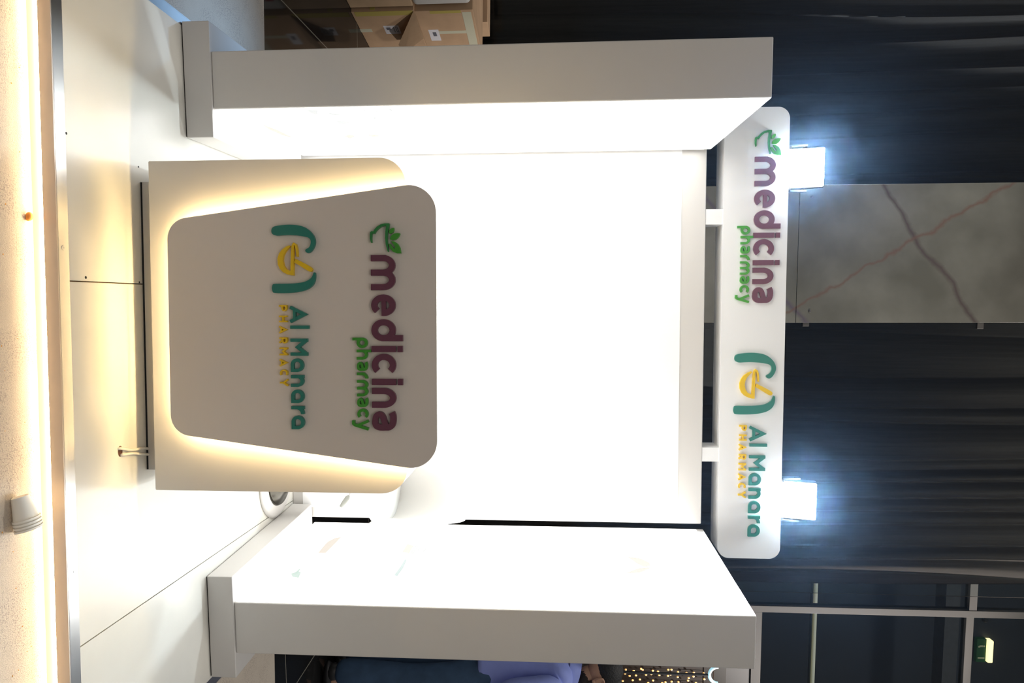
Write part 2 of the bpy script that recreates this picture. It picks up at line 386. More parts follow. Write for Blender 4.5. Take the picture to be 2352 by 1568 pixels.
def inner_room():
    q = at_y(2160, 1500, 7.6)
    tag(obj('trim_1', BX(XCR-.5, 6.5, 7.55, 7.75, q.z, q.z+.16), SOFF), kind='structure')
    q = at_y(1870, 1450, 7.3)
    t = thing('reflection_tube', 'dim yellow glowing tube imitating a light reflected in the right shopfront glass', 'light', (3.6, 7.3, q.z))
    obj('tube', lathe(bmesh.new(), [(.022, -1.4), (.022, 1.4)], (0, 0, 0), 14, Matrix.Rotation(pi/2, 4, 'Y')), emis('yellow_reflection_glow', (1, .9, .38), .11), t)  # glow put in for a light tube's reflection in the glass
    obj('housing', BX(-1.42, 1.42, .02, .07, -.03, .03, bev=.006), mat('reflection_tube_backing', (.1, .1, .09), .5), t)
    q = at_y(2255, 1494, 8.34)
    t = thing('exit_sign', 'small green exit sign with a bright warm lamp on top, behind the upper right pane', 'sign', (q.x, 8.37, q.z))
    s = 8.36/8.0
    obj('sign_plate', BX(-.155, .155, -.03, .03, -.062, .055, bev=.006), mat('dim_exit_green', (.01, .08, .025), .4, emit=(.01, .2, .05), es=.04), t)
    obj('lamp', BX(-.145, .145, -.06, .03, .06, .125, bev=.012), emis('exit_lamp', (1, .83, .36), 1.9), t)
    # white figure and arrow marks on the plate
    bm = bmesh.new(); mk = mat('exit_mark', (.4, .42, .3), .5, emit=(.5, .5, .25), es=.12)
    ribbon(bm, [(-.062, .01), (-.062, -.02), (-.05, -.045)], -.0335, -.0302, .02)
    ellipsoid(bm, (-.062, -.032, .024), (.012, .002, .012), 10)
    obj('pictogram', bm, mk, t)
    obj('arrow_mark', BX(.085, .105, -.0335, -.0302, -.045, .035), mk, t)
    q = at_y(2272, 1430, 8.3); tag(obj('wall_knob', lathe(bmesh.new(), [(.03, 0), (.03, .03), (.02, .04)], (0, 0, 0), 16, Matrix.Translation((q.x, 8.39, q.z)) @ Matrix.Rotation(pi/2, 4, 'X')), BLACKP), 'small black knob on the wall left of the exit sign', 'knob')
def fairy():
    y = 5.3
    t = thing('string_lights', 'curtain of warm golden string lights hanging behind the man in the blue shirt', 'string lights', (at_y(1500, 1560, y).x+.3, y, FZ))
    bm0 = bmesh.new(); ellipsoid(bm0, (0, 0, 0), (.0075, .0075, .0095), 10)
    m1 = emis('amber_bulb', (1, .46, .08), 1.5); 
    z0 = at_y(1425, 1550, y).z-FZ; z1 = at_y(1622, 1550, y).z-FZ
    x0 = at_y(1500, 1530, y).x-t.location.x
    b0 = obj('bulb', bm0, m1, t, smooth=True); first = True
    wire = bmesh.new(); nst = 8; rnd = random.Random(5)
    for i in range(nst):
        xx = x0+.035+i*.048
        tube(wire, [(xx, 0, z0-.02), (xx, 0, z1+.06)], .0015, 5)
        for k in range(12):
            b = b0 if first else b0.copy()
            if not first: C.objects.link(b); b.parent = t
            first = False
            b.location = (xx+rnd.uniform(-.012, .012), rnd.uniform(-.01, .01), z0+(z1-z0)*(k+.5+rnd.uniform(-.45, .45))/12)
    tube(wire, [(x0-.02, 0, z1+.06), (x0+.5, 0, z1+.06)], .004, 6)
    obj('wire', wire, mat('brown_wire', (.05, .025, .01), .6), t)
    obj('backing_panel', BX(x0-.25, x0+.62, .06, .08, 0, z1+.08), mat('dark_brown_panel', (.02, .011, .005), .6), t)
    obj('stand_foot', BX(x0-.25, x0+.62, -.08, .2, 0, .03, bev=.004), BLACKP, t)
    q = at_y(1649, 1550, 5.1); bm = bmesh.new(); P = [(.068*cos(a), 0, .068*sin(a)) for a in [pi+pi*k/30 for k in range(31)]]
    t2 = thing('arc_lamp', 'pale blue glowing arc lamp on a thin pole above the golden string lights', 'lamp', (q.x, 5.1, FZ))
    zc = q.z-FZ
    bmr = tube(bmesh.new(), [(p[0], 0, p[2]+zc) for p in P], .013, 8)
    obj('glowing_arc', bmr, emis('cyan_glow', (.42, .85, 1), .75), t2, smooth=True)
    obj('pole', lathe(bmesh.new(), [(.01, .02), (.01, zc-.079)], (0, 0, 0), 10), BLACKP, t2)
    obj('foot', lathe(bmesh.new(), [(.12, 0), (.12, .012), (.02, .022)], (0, 0, 0), 24), BLACKP, t2)
fairy()

# ------------------------------------------------------------------ light panels
YP0, YP1, ZT, ZB = 2.2326, 3.050, 1.9604, .0973
def light_panel(x0, x1, b0, b1, inner, label):
    cx = (x0+x1)/2
    t = thing('light_panel', label, 'display panel', (cx, YP0, 0))
    H = lambda v: v-cx
    obj('body', BX(H(x0), H(x1), 0, YP1-YP0, ZB, ZT, bev=.004), WHITE, t)
    obj('foot', BX(H(b0), H(b1), -.0075, YP1-YP0-.03, .0035, ZB, bev=.003), WHITE, t)
    obj('foot_pad', BX(H(b0)+.004, H(b1)-.004, -.004, YP1-YP0-.034, 0, .0036), DARK, t)
    xi = H(x1) if inner > 0 else H(x0); d = inner
    f = obj('lit_face', BX(min(xi, xi+d*.002), max(xi, xi+d*.002), .006, YP1-YP0-.012, ZB+.004, ZT-.035), BOXL, t)
    return t, xi, f
LP, LXI, LF = light_panel(-.791, -.59975, -.8885, -.5045, 1, 'tall white light box panel on the left, its glowing face turned inward')
RP, RXI, RF = light_panel(1.1473, 1.341, 1.0479, 1.4311, -1, 'tall white light box panel on the right, its glowing face turned inward')
# pale prints on the lit faces
def prints():
    def pm(n, c, s): return mat(n, (.05, .05, .05), .6, emit=c, es=s*.9)
    pale_green = pm('print_mint', (.80, .97, .88), .85); pale_sand = pm('print_sand', (1, .90, .78), .9); pale_grey = pm('print_grey', (.88, .90, .89), .9); pale_teal = pm('print_teal', (.78, .93, .90), .86)
    def print_on(face, xin, xo, d, polys, m, name):
        bm = bmesh.new()
        for poly in polys:
            pts = []
            for px, py in poly:
                dd = ray(px, py); q = O_+dd*(xo/dd.x); pts.append((q.y-YP0, q.z))
            b2 = bmesh.new(); x0 = xin+d*.0021; x1 = xin+d*.0026
            f = [b2.verts.new((x0, p[0], p[1])) for p in pts]; g = [b2.verts.new((x1, p[0], p[1])) for p in pts]
            b2.faces.new(f); b2.faces.new(g[::-1]); n = len(pts)
            for i in range(n): b2.faces.new((f[i], g[i], g[(i+1) % n], f[(i+1) % n]))
            merge(bm, b2)
        obj(name, bm, m, face)
    X = 1.1473
    print_on(RF, RXI, X, -1, [[(668, 1318), (672, 1326), (686, 1328), (692, 1315), (684, 1312), (675, 1316)], [(676, 1318), (688, 1306), (690, 1309), (680, 1321)]], pale_green, 'printed_leaf')
    print_on(RF, RXI, X, -1, [[(730, 1271), (752, 1245), (770, 1236), (784, 1234), (765, 1254), (748, 1271)]], pale_sand, 'printed_bottle')
    print_on(RF, RXI, X, -1, [[(924, 1268), (936, 1250), (951, 1254), (939, 1272)]], pale_sand, 'printed_bottle')
    print_on(RF, RXI, X, -1, [[(942, 1270), (955, 1252), (962, 1254), (949, 1274)], [(958, 1262), (966, 1258), (968, 1262), (961, 1268)], [(970, 1268), (978, 1258), (980, 1260), (974, 1270)]], pale_grey, 'printed_cap')
    print_on(RF, RXI, X, -1, [[(905, 1322), (921, 1300), (930, 1285), (935, 1286), (926, 1306), (912, 1325)]], pale_teal, 'printed_tube')
    print_on(RF, RXI, X, -1, [[(1440, 1279), (1470, 1283), (1490, 1292), (1496, 1300), (1480, 1303), (1465, 1296)], [(1436, 1318), (1470, 1316), (1490, 1308), (1495, 1303), (1465, 1306)]], pale_sand, 'printed_flower')
    X = -.59975
    rnd = random.Random(2); P = []
    for k in range(26):
        a = rnd.uniform(832, 900); b = 246+(rnd.random())*28*(1-abs(a-866)/60)
        P.append([(a, b), (a+rnd.uniform(3, 8), b+rnd.uniform(0, 3)), (a+rnd.uniform(2, 6), b+rnd.uniform(2, 4))])
    print_on(LF, LXI, X, 1, P, pale_grey, 'printed_code')
    print_on(LF, LXI, X, 1, [[(753, 257), (787, 261), (775, 264), (757, 261)], [(771, 275), (799, 278), (806, 281), (780, 283)], [(703, 250), (730, 252), (728, 262), (712, 257)]], pale_grey, 'printed_leaves')
    for poly in ([(790, 312), (800, 308), (816, 310), (806, 317)], [(843, 308), (860, 308), (880, 311), (855, 313)], [(600, 283), (640, 298), (676, 316), (650, 310), (620, 297)]):
        print_on(LF, LXI, X, 1, [poly], pale_sand, 'printed_petal')
prints()

# ------------------------------------------------------------------ back wall, sign
ASN = -.025
def back_wall():
    x0, x1 = -.592, 1.122; P = (0, 3.056, 0)
    t = thing('display_wall', 'wide white lit back wall of the stand between the two light panels', 'display wall', P, ASN)
    # seat both ends in the turned frame
    a = on_plane(1610, 1203, P, ASN); 
    W0 = x0-.07; W1 = a[0]; H = (a[1]+on_plane(1624, 345, P, ASN)[1])/2
    obj('panel', BX(W0, W1, 0, .09, 0, H, bev=.004), WHITE, t)
    obj('lit_face', BX(W0+.05, W1-.05, -.002, .0005, .05, H-.11), BOXB, t)
    return H
HW = back_wall()
SIGNP = (0, 3.056, 0)
def ribbon(bm, pts, y0, y1, wd, closed=False):
    """extruded stroke along 2-D points; wd a width or one per point"""
    n = len(pts); ws = wd if isinstance(wd, (list, tuple)) else [wd]*n; P = [Vector(p) for p in pts]; L = []; Rr = []
    for i in range(n):
        if closed: a, b = P[i-1], P[(i+1) % n]
        else: a, b = P[max(i-1, 0)], P[min(i+1, n-1)]
        if not closed and (i == 0 or i == n-1): tdir = (b-a).normalized(); k = 1
        else:
            d1 = (P[i]-a).normalized(); d2 = (b-P[i]).normalized(); tdir = (d1+d2)
            tdir = tdir.normalized() if tdir.length > 1e-6 else d1
            k = 1/max(.45, tdir.dot(d1))
        nn = Vector((-tdir.y, tdir.x))*ws[i]/2*k
        L.append(P[i]+nn); Rr.append(P[i]-nn)
    b2 = bmesh.new(); V = [[b2.verts.new((q.x, y, q.y)) for q in s] for s in (L, Rr) for y in (y0, y1)]
    Lf, Lb, Rf, Rb = V; m = n if closed else n-1
    for i in range(m):
        j = (i+1) % n
        b2.faces.new((Lf[i], Lf[j], Rf[j], Rf[i])); b2.faces.new((Lb[i], Rb[i], Rb[j], Lb[j]))
        b2.faces.new((Lf[i], Lb[i], Lb[j], Lf[j])); b2.faces.new((Rf[i], Rf[j], Rb[j], Rb[i]))
    if not closed:
        b2.faces.new((Lf[0], Rf[0], Rb[0], Lb[0])); b2.faces.new((Lf[-1], Lb[-1], Rb[-1], Rf[-1]))
    merge(bm, b2); return bm
def arc(cx, cz, rx, rz, a0, a1, n=14): return [(cx+rx*cos(RAD(a0+(a1-a0)*k/n)), cz+rz*sin(RAD(a0+(a1-a0)*k/n))) for k in range(n+1)]
# glyphs: lists of (points, width, closed) in x-height units, drawn with stroke s
def g_bowl(w, s): return (arc(w/2, .5, w/2-s/2, .5-s/2, 0, 360, 36)[:-1], s, True)
def g_arch(x, w, s): 
    r = (w-s)/2; return [(x+s/2, .35)]+[(x+s/2+r+r*cos(RAD(180-180*k/14)), 1-s/2-min(r, .4)+min(r, .4)*sin(RAD(180*k/14))) for k in range(15)]+[(x+w-s/2, 0)]
def glyph(ch, w, s):
    st = lambda x, z0, z1: ([(x, z0), (x, z1)], s, False)
    if ch == 'm':
        h = (w-s)/2; return [st(s/2, 0, .62), (arc(s/2+h*.5, .5, h*.5, .5-s/2, 180, 0), s, False), st(s/2+h, 0, .55), (arc(s/2+h*1.5, .5, h*.5, .5-s/2, 180, 0), s, False), st(w-s/2, 0, .55)]
    if ch == 'n': return [st(s/2, 0, .55), (arc(w/2, .5, w/2-s/2, .5-s/2, 180, 0, 20), s, False), st(w-s/2, 0, .52)]
    if ch == 'N': return [st(s/2, 0, 1), (arc(w/2, .5, w/2-s/2, .5-s/2, 150, 0), s, False), st(w-s/2, 0, .52)]
    if ch == 'h': return [st(s/2, 0, 1.32), (arc(w/2, .5, w/2-s/2, .5-s/2, 165, 0), s, False), st(w-s/2, 0, .52)]
    if ch == 'r': return [st(s/2, 0, .7), (arc(s/2+(w-s/2)*.9, .45, (w-s/2)*.9, .55-s/2, 180, 84), s, False)]
    if ch == 'R': return [st(s/2, 0, 1), (arc(s/2+(w-s/2)*.95, .42, (w-s/2)*.95, .58-s/2, 170, 88), s, False)]
    if ch == 'd': return [g_bowl(w, s), st(w-s/2, .42, 1.29)]
    if ch == 'p': return [g_bowl(w, s), st(s/2, -.38, .6)]
    if ch == 'c': return [(arc(s/2+(w/2-s/2)*1.1, .5, (w/2-s/2)*1.1, .5-s/2, 45, 315, 26), s, False)]
    if ch == 'e': return [(arc(w/2, .5, w/2-s/2, .5-s/2, -2, 316, 30), s, False), ([(s*.6, .52), (w-s*.02, .52)], s*.74, False)]
    if ch == 'i': return [st(s/2, 0, 1), ([(s/2, 1.07), (s/2, 1.28)], s, False)]
    if ch == 'a':       # two-storey: hooked top, slanted stem, bowl
        X = lambda pts: [(p[0], p[1]) for p in smooth_path([(p[0]/.8*w, p[1], 0) for p in pts], 3)]
        return [(X([(.06, .81), (.20, .868), (.40, .872), (.56, .83), (.66, .72), (.675, .55), (.675, .33), (.62, .18), (.5, .125), (.40, .125)]), s, False),
                (X([(.50, .125), (.36, .125), (.22, .16), (.135, .27), (.16, .38), (.27, .455), (.42, .50), (.62, .57)]), s*.94, False)]
    if ch == 'A': 
        return [([(s*.45, 0), (w/2, 1.12), (w-s*.45, 0)], s, False), ([(w*.24, .34), (w*.76, .34)], s*.85, False)]
    if ch == 'l': return [st(s/2, 0, 1.45)]
    if ch == 'M': return [st(s/2, 0, 1.33), st(w-s/2, 0, 1.33), ([(s*.45, 1.25), (w/2, .56), (w-s*.45, 1.25)], s*1.05, False)]
    if ch == 'o':       # single-storey a: round bowl, square lower right corner
        return [(rounded([(s/2, s/2), (w-s/2, s/2), (w-s/2, 1-s/2), (s/2, 1-s/2)], [w*.33, .0, w*.365, w*.365], 10), s, True)]
    if ch == 'y': return [([(s*.42, 1), (w*.53, .05)], s, False), ([(w-s*.42, 1), (w*.5, -.22), (w*.36, -.37), (w*.06, -.36)], s, False)]
    # capitals one unit high
    if ch == '1P': return [st(s/2, 0, 1), ([(s*.3, 1-s/2), (w*.5, 1-s/2)]+arc(w*.5, .66, w*.5-s/2, .34-s/2, 80, -80, 10)+[(w*.5, .32+s/2), (s*.3, .32+s/2)], s, False)]
    if ch == '1H': return [st(s/2, 0, 1), st(w-s/2, 0, 1), ([(s/2, .5), (w-s/2, .5)], s, False)]
    if ch == '1A': return [([(s*.45, 0), (w/2, .82), (w-s*.45, 0)], s, False), ([(w*.22, .26), (w*.78, .26)], s*.85, False)]
    if ch == '1R': return glyph('1P', w, s)+[([(w*.45, .42), (w-s*.5, 0)], s, False)]
    if ch == '1M': return [st(s/2, 0, 1), st(w-s/2, 0, 1), ([(s*.5, .93), (w/2, .42), (w-s*.5, .93)], s, False)]
    if ch == '1C': return [(arc(w*.56, .5, w*.56-s/2, .5-s/2, 55, 305, 22), s, False)]
    if ch == '1Y': return [([(s*.4, 1), (w/2, .45)], s, False), ([(w-s*.4, 1), (w/2, .45)], s, False), st(w/2, 0, .5)]
    return []
def leaf(base, tip, wd, n=9, lo=0, hi=1, side=0):
    b = Vector(base); t = Vector(tip); d = t-b; nn = Vector((-d.y, d.x)).normalized(); L = []; Rr = []
    for k in range(n+1):
        s = k/n; h = wd/2*(sin(pi*s**.85)**.8)
        L.append(b+d*s+nn*h); Rr.append(b+d*s-nn*h)
    if side > 0: return [tuple(p) for p in L]+[tuple(b+d*s) for s in (.9, .6, .3, .05)]
    return [tuple(p) for p in L]+[tuple(p) for p in Rr[-2:0:-1]]
CV1 = lambda X, Y: ((Y-422)/272, (X-263)/272)
def medicina_logo(parent, ox, oz, k, dep):
    """mortar with leaves and the two words; k is the x-height"""
    T = lambda p: (ox+p[0]*k, oz+p[1]*k); y0, y1 = -dep, .0005
    cnt = [0]
    def rb(bm, pts, wds):
        cnt[0] += 1; ribbon(bm, [T(CV1(*p)) for p in pts], y0-cnt[0]*.0002, y1+cnt[0]*.0001, [x/272*k for x in wds])
    bm = bmesh.new()
    rb(bm, [(273, 287), (266, 240), (268, 200), (272, 178), (282, 172), (298, 178)], [11, 20, 24, 26, 24, 18])
    rb(bm, [(298, 183), (316, 152), (345, 122), (385, 98), (425, 89), (472, 88)], [26, 28, 28, 27, 25, 24])
    rb(bm, [(460, 78), (455, 110), (444, 170), (440, 230), (444, 300), (452, 350), (461, 388)], [32, 33, 28, 25, 22, 16, 8])
    obj('mortar_emblem', bm, DGREEN, parent)
    for b, t_, wd in (((474, 188), (524, 126), 46), ((482, 252), (592, 188), 66)):
        obj('leaf_emblem', prism(bmesh.new(), leaf(T(CV1(*b)), T(CV1(*t_)), wd/272*k), y0, y1), GREEN, parent)
    bm = bmesh.new()
    for poly in ([(492, 272), (530, 276), (568, 302), (592, 345), (603, 405), (560, 400), (525, 360), (540, 335), (515, 305)], [(462, 300), (485, 300), (505, 330), (522, 352), (560, 400), (603, 405), (555, 404), (515, 390), (480, 350)]):
        prism(bm, [T(CV1(*p)) for p in poly], y0, y1)
    obj('leaf_emblem', bm, GREEN, parent)
    def word(txt, xs, ws, s, sc, dz, m):
        for ch, x, w_ in zip(txt, xs, ws):
            bm = bmesh.new()
            for i_, (pts, wd, cl) in enumerate(glyph(ch, w_, s)): ribbon(bm, [T((x+p[0]*sc, dz+p[1]*sc)) for p in pts], y0-i_*.00022, y1+i_*.0001, wd*sc*k, cl)
            obj('letter', bm, m, parent)
    word('medicina', [0, 1.6, 2.607, 3.70, 4.02, 5.05, 5.42, 6.37], [1.43, .88, .9, .25, .86, .25, .815, .80], .25, 1, 0, PURPLE)
    word('pharmacy', [3.36, 3.85, 4.34, 4.79, 5.10, 5.82, 6.28, 6.74], [.94, .91, .85, .54, 1.47, .87, .9, .94], .245, .455, -.62, GREEN)
def CV2(X, Y):
    py = 500+Y/7.84; px = 610+X/7.84
    return ((py-701.9)/29.6, (px-668.3-(py-701.9)*.018)/29.6)
def manara_logo(parent, ox, oz, k, dep):
    T = lambda p: (ox+p[0]*k, oz+p[1]*k); y0, y1 = -dep, .0005; u = k/(29.6*7.84)
    sm = lambda pts: [tuple(q) for q in smooth_path([(*CV2(*p), 0) for p in pts]+[(*CV2(*pts[0]), 0)], 4)[:-1]]
    t1 = [(115, 265), (125, 215), (175, 180), (300, 160), (430, 152), (560, 160), (680, 185), (780, 240), (860, 320), (900, 400), (908, 470), (890, 540), (850, 610), (800, 650), (760, 648), (732, 620), (740, 590), (790, 560), (820, 515), (830, 460), (820, 415), (780, 380), (700, 360), (560, 340), (420, 333), (300, 337), (210, 342), (150, 325), (122, 295)]
    t2 = [(128, 1275), (138, 1220), (175, 1195), (350, 1193), (500, 1190), (640, 1178), (740, 1155), (820, 1110), (862, 1060), (885, 1000), (910, 1005), (915, 1080), (900, 1160), (860, 1230), (780, 1290), (680, 1325), (560, 1347), (400, 1358), (180, 1355), (140, 1325)]
    for poly in (t1, t2):
        obj('arch_emblem', prism(bmesh.new(), [T((p[0], p[1])) for p in sm(poly)], y0, y1), TEAL, parent)
    bm = bmesh.new()
    cres = [(465, 530), (440, 515), (380, 540), (310, 590), (255, 660), (228, 750), (235, 850), (270, 930), (330, 990), (410, 1030), (520, 1048), (515, 985), (460, 970), (390, 935), (345, 870), (325, 780), (335, 700), (370, 630), (420, 570)]
    prism(bm, [T(CV2(*p)) for p in cres], y0, y1)
    ribbon(bm, [T(CV2(*p)) for p in [(495, 1046), (495, 900), (497, 700), (501, 580), (505, 515), (522, 490), (550, 505), (570, 560), (581, 640), (586, 715)]], y0-.0003, y1+.0001, [x*u for x in (58, 56, 50, 44, 38, 36, 36, 33, 30, 26)])
    obj('bowl_emblem', bm, GOLD, parent)
    pe = [(540, 785), (640, 838), (740, 895), (800, 930), (835, 952), (855, 965)]
    obj('pestle_emblem', ribbon(bmesh.new(), [T(CV2(*p)) for p in pe], y0, y1, [x*u for x in (66, 74, 82, 84, 76, 40)]), GOLD, parent)
    def word(txt, xs, ws, s, sc, dz, m):
        for ch, x, w_ in zip(txt, xs, ws):
            bm = bmesh.new()
            for i_, (pts, wd, cl) in enumerate(glyph(ch, w_, s)): ribbon(bm, [T((x+p[0]*sc, dz+p[1]*sc)) for p in pts], y0-i_*.00022, y1+i_*.0001, wd*sc*k, cl)
            obj('letter', bm, m, parent)
    word('AlMoNoRo', [0, 1.52, 2.52, 4.05, 5.33, 6.45, 7.72, 8.47], [1.33, .23, 1.32, 1.04, .91, 1.04, .63, 1.04], .25, 1, 0, TEAL)
    c = .62
    word(['1P', '1H', '1A', '1R', '1M', '1A', '1C', '1Y'], [-.05, .75, 1.55, 2.43, 3.2, 4.09, 4.9, 5.63], [x/c for x in (.48, .52, .58, .47, .61, .58, .52, .57)], .2, c, -.87, GOLD)
def sign():
    t = thing('header_sign', 'long white header sign with both pharmacy logos above the back wall', 'sign', SIGNP, ASN)
    q = lambda px, py: on_plane(px, py, SIGNP, ASN)
    zt = (q(1813, 300)[1]+q(1793, 1240)[1])/2; zb = (q(1664.5, 330)[1]+q(1648, 1210)[1])/2
    xl = q(1740, 246)[0]; xr = q(1720, 1282)[0]; D = .135
    out = rounded([(xl, zb), (xr, zb), (xr, zt), (xl, zt)], [.052, .052, .052, .052], 10)
    b = obj('board', prism(bmesh.new(), out, 0, D, bev=.0015), BRIGHT, t); autosmooth(b)
    for a, c in ((480, 515), (1028, 1060)):
        x0 = q(1640, a)[0]; x1 = q(1640, c)[0]
        obj('post', BX(x0, x1, .003, D-.02, HW, zb+.0005), BRIGHT, t)
    a = q(1731.8, 360.7); e = q(1728, 695.7); k = (e[0]-a[0])/7.17
    medicina_logo(t, a[0], (a[1]+e[1])/2, k, .010)
    a = q(1722.4, 976.8); e = q(1715, 1230.2); k = (e[0]-a[0])/9.51
    manara_logo(t, a[0], (a[1]+e[1])/2, k, .010)
    return zt, D
ZST, DST = sign()
def floods():
    for px, py, lab in ((1846, 385, 'square white floodlight shining on top of the header sign above the green and plum logo'), (1829, 1150, 'square white floodlight shining on top of the header sign above the teal and yellow logo')):
        xx = at_y(px, py, 3.02).x; yF = SIGNP[1]+math.tan(ASN)*xx-.006; q = at_y(px, py, yF)
        t = thing('flood_light', lab, 'floodlight', (q.x, yF, q.z), 0, 'floodlights on the header sign')
        tilt = RAD(12); R3 = Matrix.Rotation(tilt, 4, 'X')
        bm = BX(-.09, .09, .005, .05, -.074, .09, bev=.01); bm.transform(R3); obj('housing', bm, BLACKP, t)
        bm = BX(-.082, .082, -.001, .005, -.073, .083, bev=.0015); bm.transform(R3); obj('lens', bm, LENS, t)
        bm = bmesh.new(); zs = ZST-q.z+.007
        box(bm, -.104, -.096, .012, .04, zs, .02); box(bm, .096, .104, .012, .04, zs, .02); box(bm, -.104, .104, .012, .04, zs, zs+.006)
        tube(bm, [(-.106, .027, .005), (-.088, .027, .005)], .009, 10); tube(bm, [(.088, .027, .005), (.106, .027, .005)], .009, 10)
        obj('bracket', bm, BLACKP, t)
floods()

inner_room()
# ------------------------------------------------------------------ counter
CPL = at_z(322, 418); CPR = at_z(337, 1078)
CA = math.atan2(CPR.y-CPL.y, CPR.x-CPL.x)
def counter():
    ex = Vector((cos(CA), sin(CA), 0)); ey = Vector((-sin(CA), cos(CA), 0))
    P0 = (CPL+CPR)/2 - ey*.055; P0.z = 0                    # middle of the body's front plane
    t = thing('reception_counter', 'white reception counter with a warm backlit logo plate on its front', 'counter', P0, CA)
    q = lambda px, py: on_plane(px, py, P0, CA)
    (xl, zl), (xr, zr) = q(340, 374), q(358, 1122); zb = (zl+zr)/2
    xl = (xl+q(870, 358)[0])/2; xr = (xr+q(882, 1136)[0])/2; zt = (q(931, 420)[1]+q(937, 1080)[1])/2
    D = .40
    b = obj('body', prism(bmesh.new(), rounded([(xl, zb), (xr, zb), (xr, zt), (xl, zt)], [.004, .004, .078, .078], 12), 0, D, bev=.0012), WHITE, t); autosmooth(b)
    W = (CPR-CPL).length
    obj('plinth', BX(-W/2, W/2, .055, D-.05, 0, zb+.0005), WHITE, t)
    obj('plinth_gap', BX(-W/2+.001, W/2-.001, .0545, .06, .0006, .006), DARK, t)
    # floating plate
    off = .05; P1 = P0 - ey*off; r = lambda px, py: on_plane(px, py, P1, CA)
    pts = [r(384, 507), r(392, 995), r(1005, 1083), r(1001, 416)]
    # outer corners extrapolated from the straight edges
    def inter(a, b, c, d):
        a, b, c, d = map(Vector, (a, b, c, d)); u = b-a; v = d-c; s = ((c-a).x*v.y-(c-a).y*v.x)/(u.x*v.y-u.y*v.x); return tuple(a+u*s)
    eb = (r(385, 580), r(391.5, 930)); et = (r(1001.5, 500), r(1004, 1005)); el = (r(445, 497), r(905, 429)); er = (r(450, 1003), r(915, 1071))
    c4 = [inter(*eb, *el), inter(*eb, *er), inter(*et, *er), inter(*et, *el)]
    pl = obj('front_plate', prism(bmesh.new(), rounded(c4, [.062, .062, .078, .078], 14), -.018-off+.018, -off+.018, bev=.0012), PLATE, t); autosmooth(pl)
    cx = sum(p[0] for p in c4)/4; cz = sum(p[1] for p in c4)/4
    inner = [(cx+(p[0]-cx)*.95, cz+(p[1]-cz)*.95) for p in c4]; inner2 = [(cx+(p[0]-cx)*.90, cz+(p[1]-cz)*.90) for p in c4]
    path = rounded(inner, [.06, .06, .07, .07], 8)
    obj('led_strip', ribbon(bmesh.new(), path, -.021, -.014, .010, True), WARM, t)
    bm = bmesh.new()
    for sx in (-.25, .25):
        for sz in (.3, .6): lathe(bm, [(.012, 0), (.012, off-.018)], (0, 0, 0), 14, Matrix.Translation((cx+sx, -off+.018, zb+sz-.05)) @ Matrix.Rotation(-pi/2, 4, 'X'))
    obj('spacer', bm, STEEL, t)
    a = r(853.7, 586.1); e = r(857, 986.9); k = (e[0]-a[0])/7.17
    pl2 = bpy.data.objects['front_plate']
    holder = pl
    holder_y = -off
    # letters sit on the plate's face: shift their depth
    for fn, (aa, ee, n) in ((medicina_logo, (a, e, 7.17)), (manara_logo, (r(668.3, 701.9), r(673.5, 984), 9.51))):
        kk = (ee[0]-aa[0])/n; before = set(holder.children)
        fn(holder, aa[0], (aa[1]+ee[1])/2, kk, .010)
        for c in holder.children:
            if c not in before: c.location = (0, holder_y, 0)
    return t
counter()

# ------------------------------------------------------------------ bar stool
def stool():
    t = thing('bar_stool', 'white low-backed bar stool on a chrome disc base behind the counter', 'bar stool', (.70*1.25, 2.275*1.25, 0))
    obj('base', lathe(bmesh.new(), [(.170, 0.0005), (.172, .006), (.158, .014), (.06, .022)], (0, 0, 0), 48), WHITE, t, smooth=True)
    o = obj('column', lathe(bmesh.new(), [(.118, .0155), (.112, .026), (.085, .036), (.062, .052), (.045, .08), (.033, .12), (.028, .2), (.028, .40), (.06, .43)], (0, 0, 0), 32), mat('chrome_dark_reflection', (.07, .065, .055), .22, 1), t, smooth=True)  # chrome colour darkened to hold the reflection of the dark hall
    zs = .455
    o = obj('seat', lathe(bmesh.new(), [(.06, zs-.03), (.15, zs-.015), (.178, zs+.01), (.178, zs+.06), (.165, zs+.085), (.02, zs+.095)], (0, 0, 0), 40), VINYL, t, smooth=True)
    bm = bmesh.new(); n = 28; prof = [(.186, zs), (.190, .6), (.192, .74), (.189, .84), (.180, .862), (.168, .84), (.164, .7), (.162, zs+.03)]
    rings = []
    for k in range(n+1):
        a = RAD(-32+244*k/n); f = min(1, min(k, n-k)/6+.35); rings.append([bm.verts.new((r*cos(a), r*sin(a), zs+(z-zs)*(f if z > zs+.05 else 1))) for r, z in prof])
    for A, B in zip(rings, rings[1:]):
        for j in range(len(prof)): bm.faces.new((A[j], B[j], B[(j+1) % len(prof)], A[(j+1) % len(prof)]))
    bm.faces.new(rings[0][::-1]); bm.faces.new(rings[-1])
    obj('backrest', bm, VINYL, t, smooth=True)
    o = Vector(t.location); a = at_y(806, 1131, 2.75)-o; b = at_y(800, 1140, 2.74)-o; c = at_y(783, 1165, 2.72)-o
    l = obj('lever', tube(bmesh.new(), [(.0, 0, .418), (a.x*.6, a.y*.5, .418), a, b], .0035, 8), STEEL, t, smooth=True)
    d = c-b
    obj('lever_paddle', tube(bmesh.new(), [b-d*.1, b+d*.1, b+d*.6, b+d*.95, c], [.005, .011, .011, .009, .006], 10), GREYP, l, smooth=True)
stool()

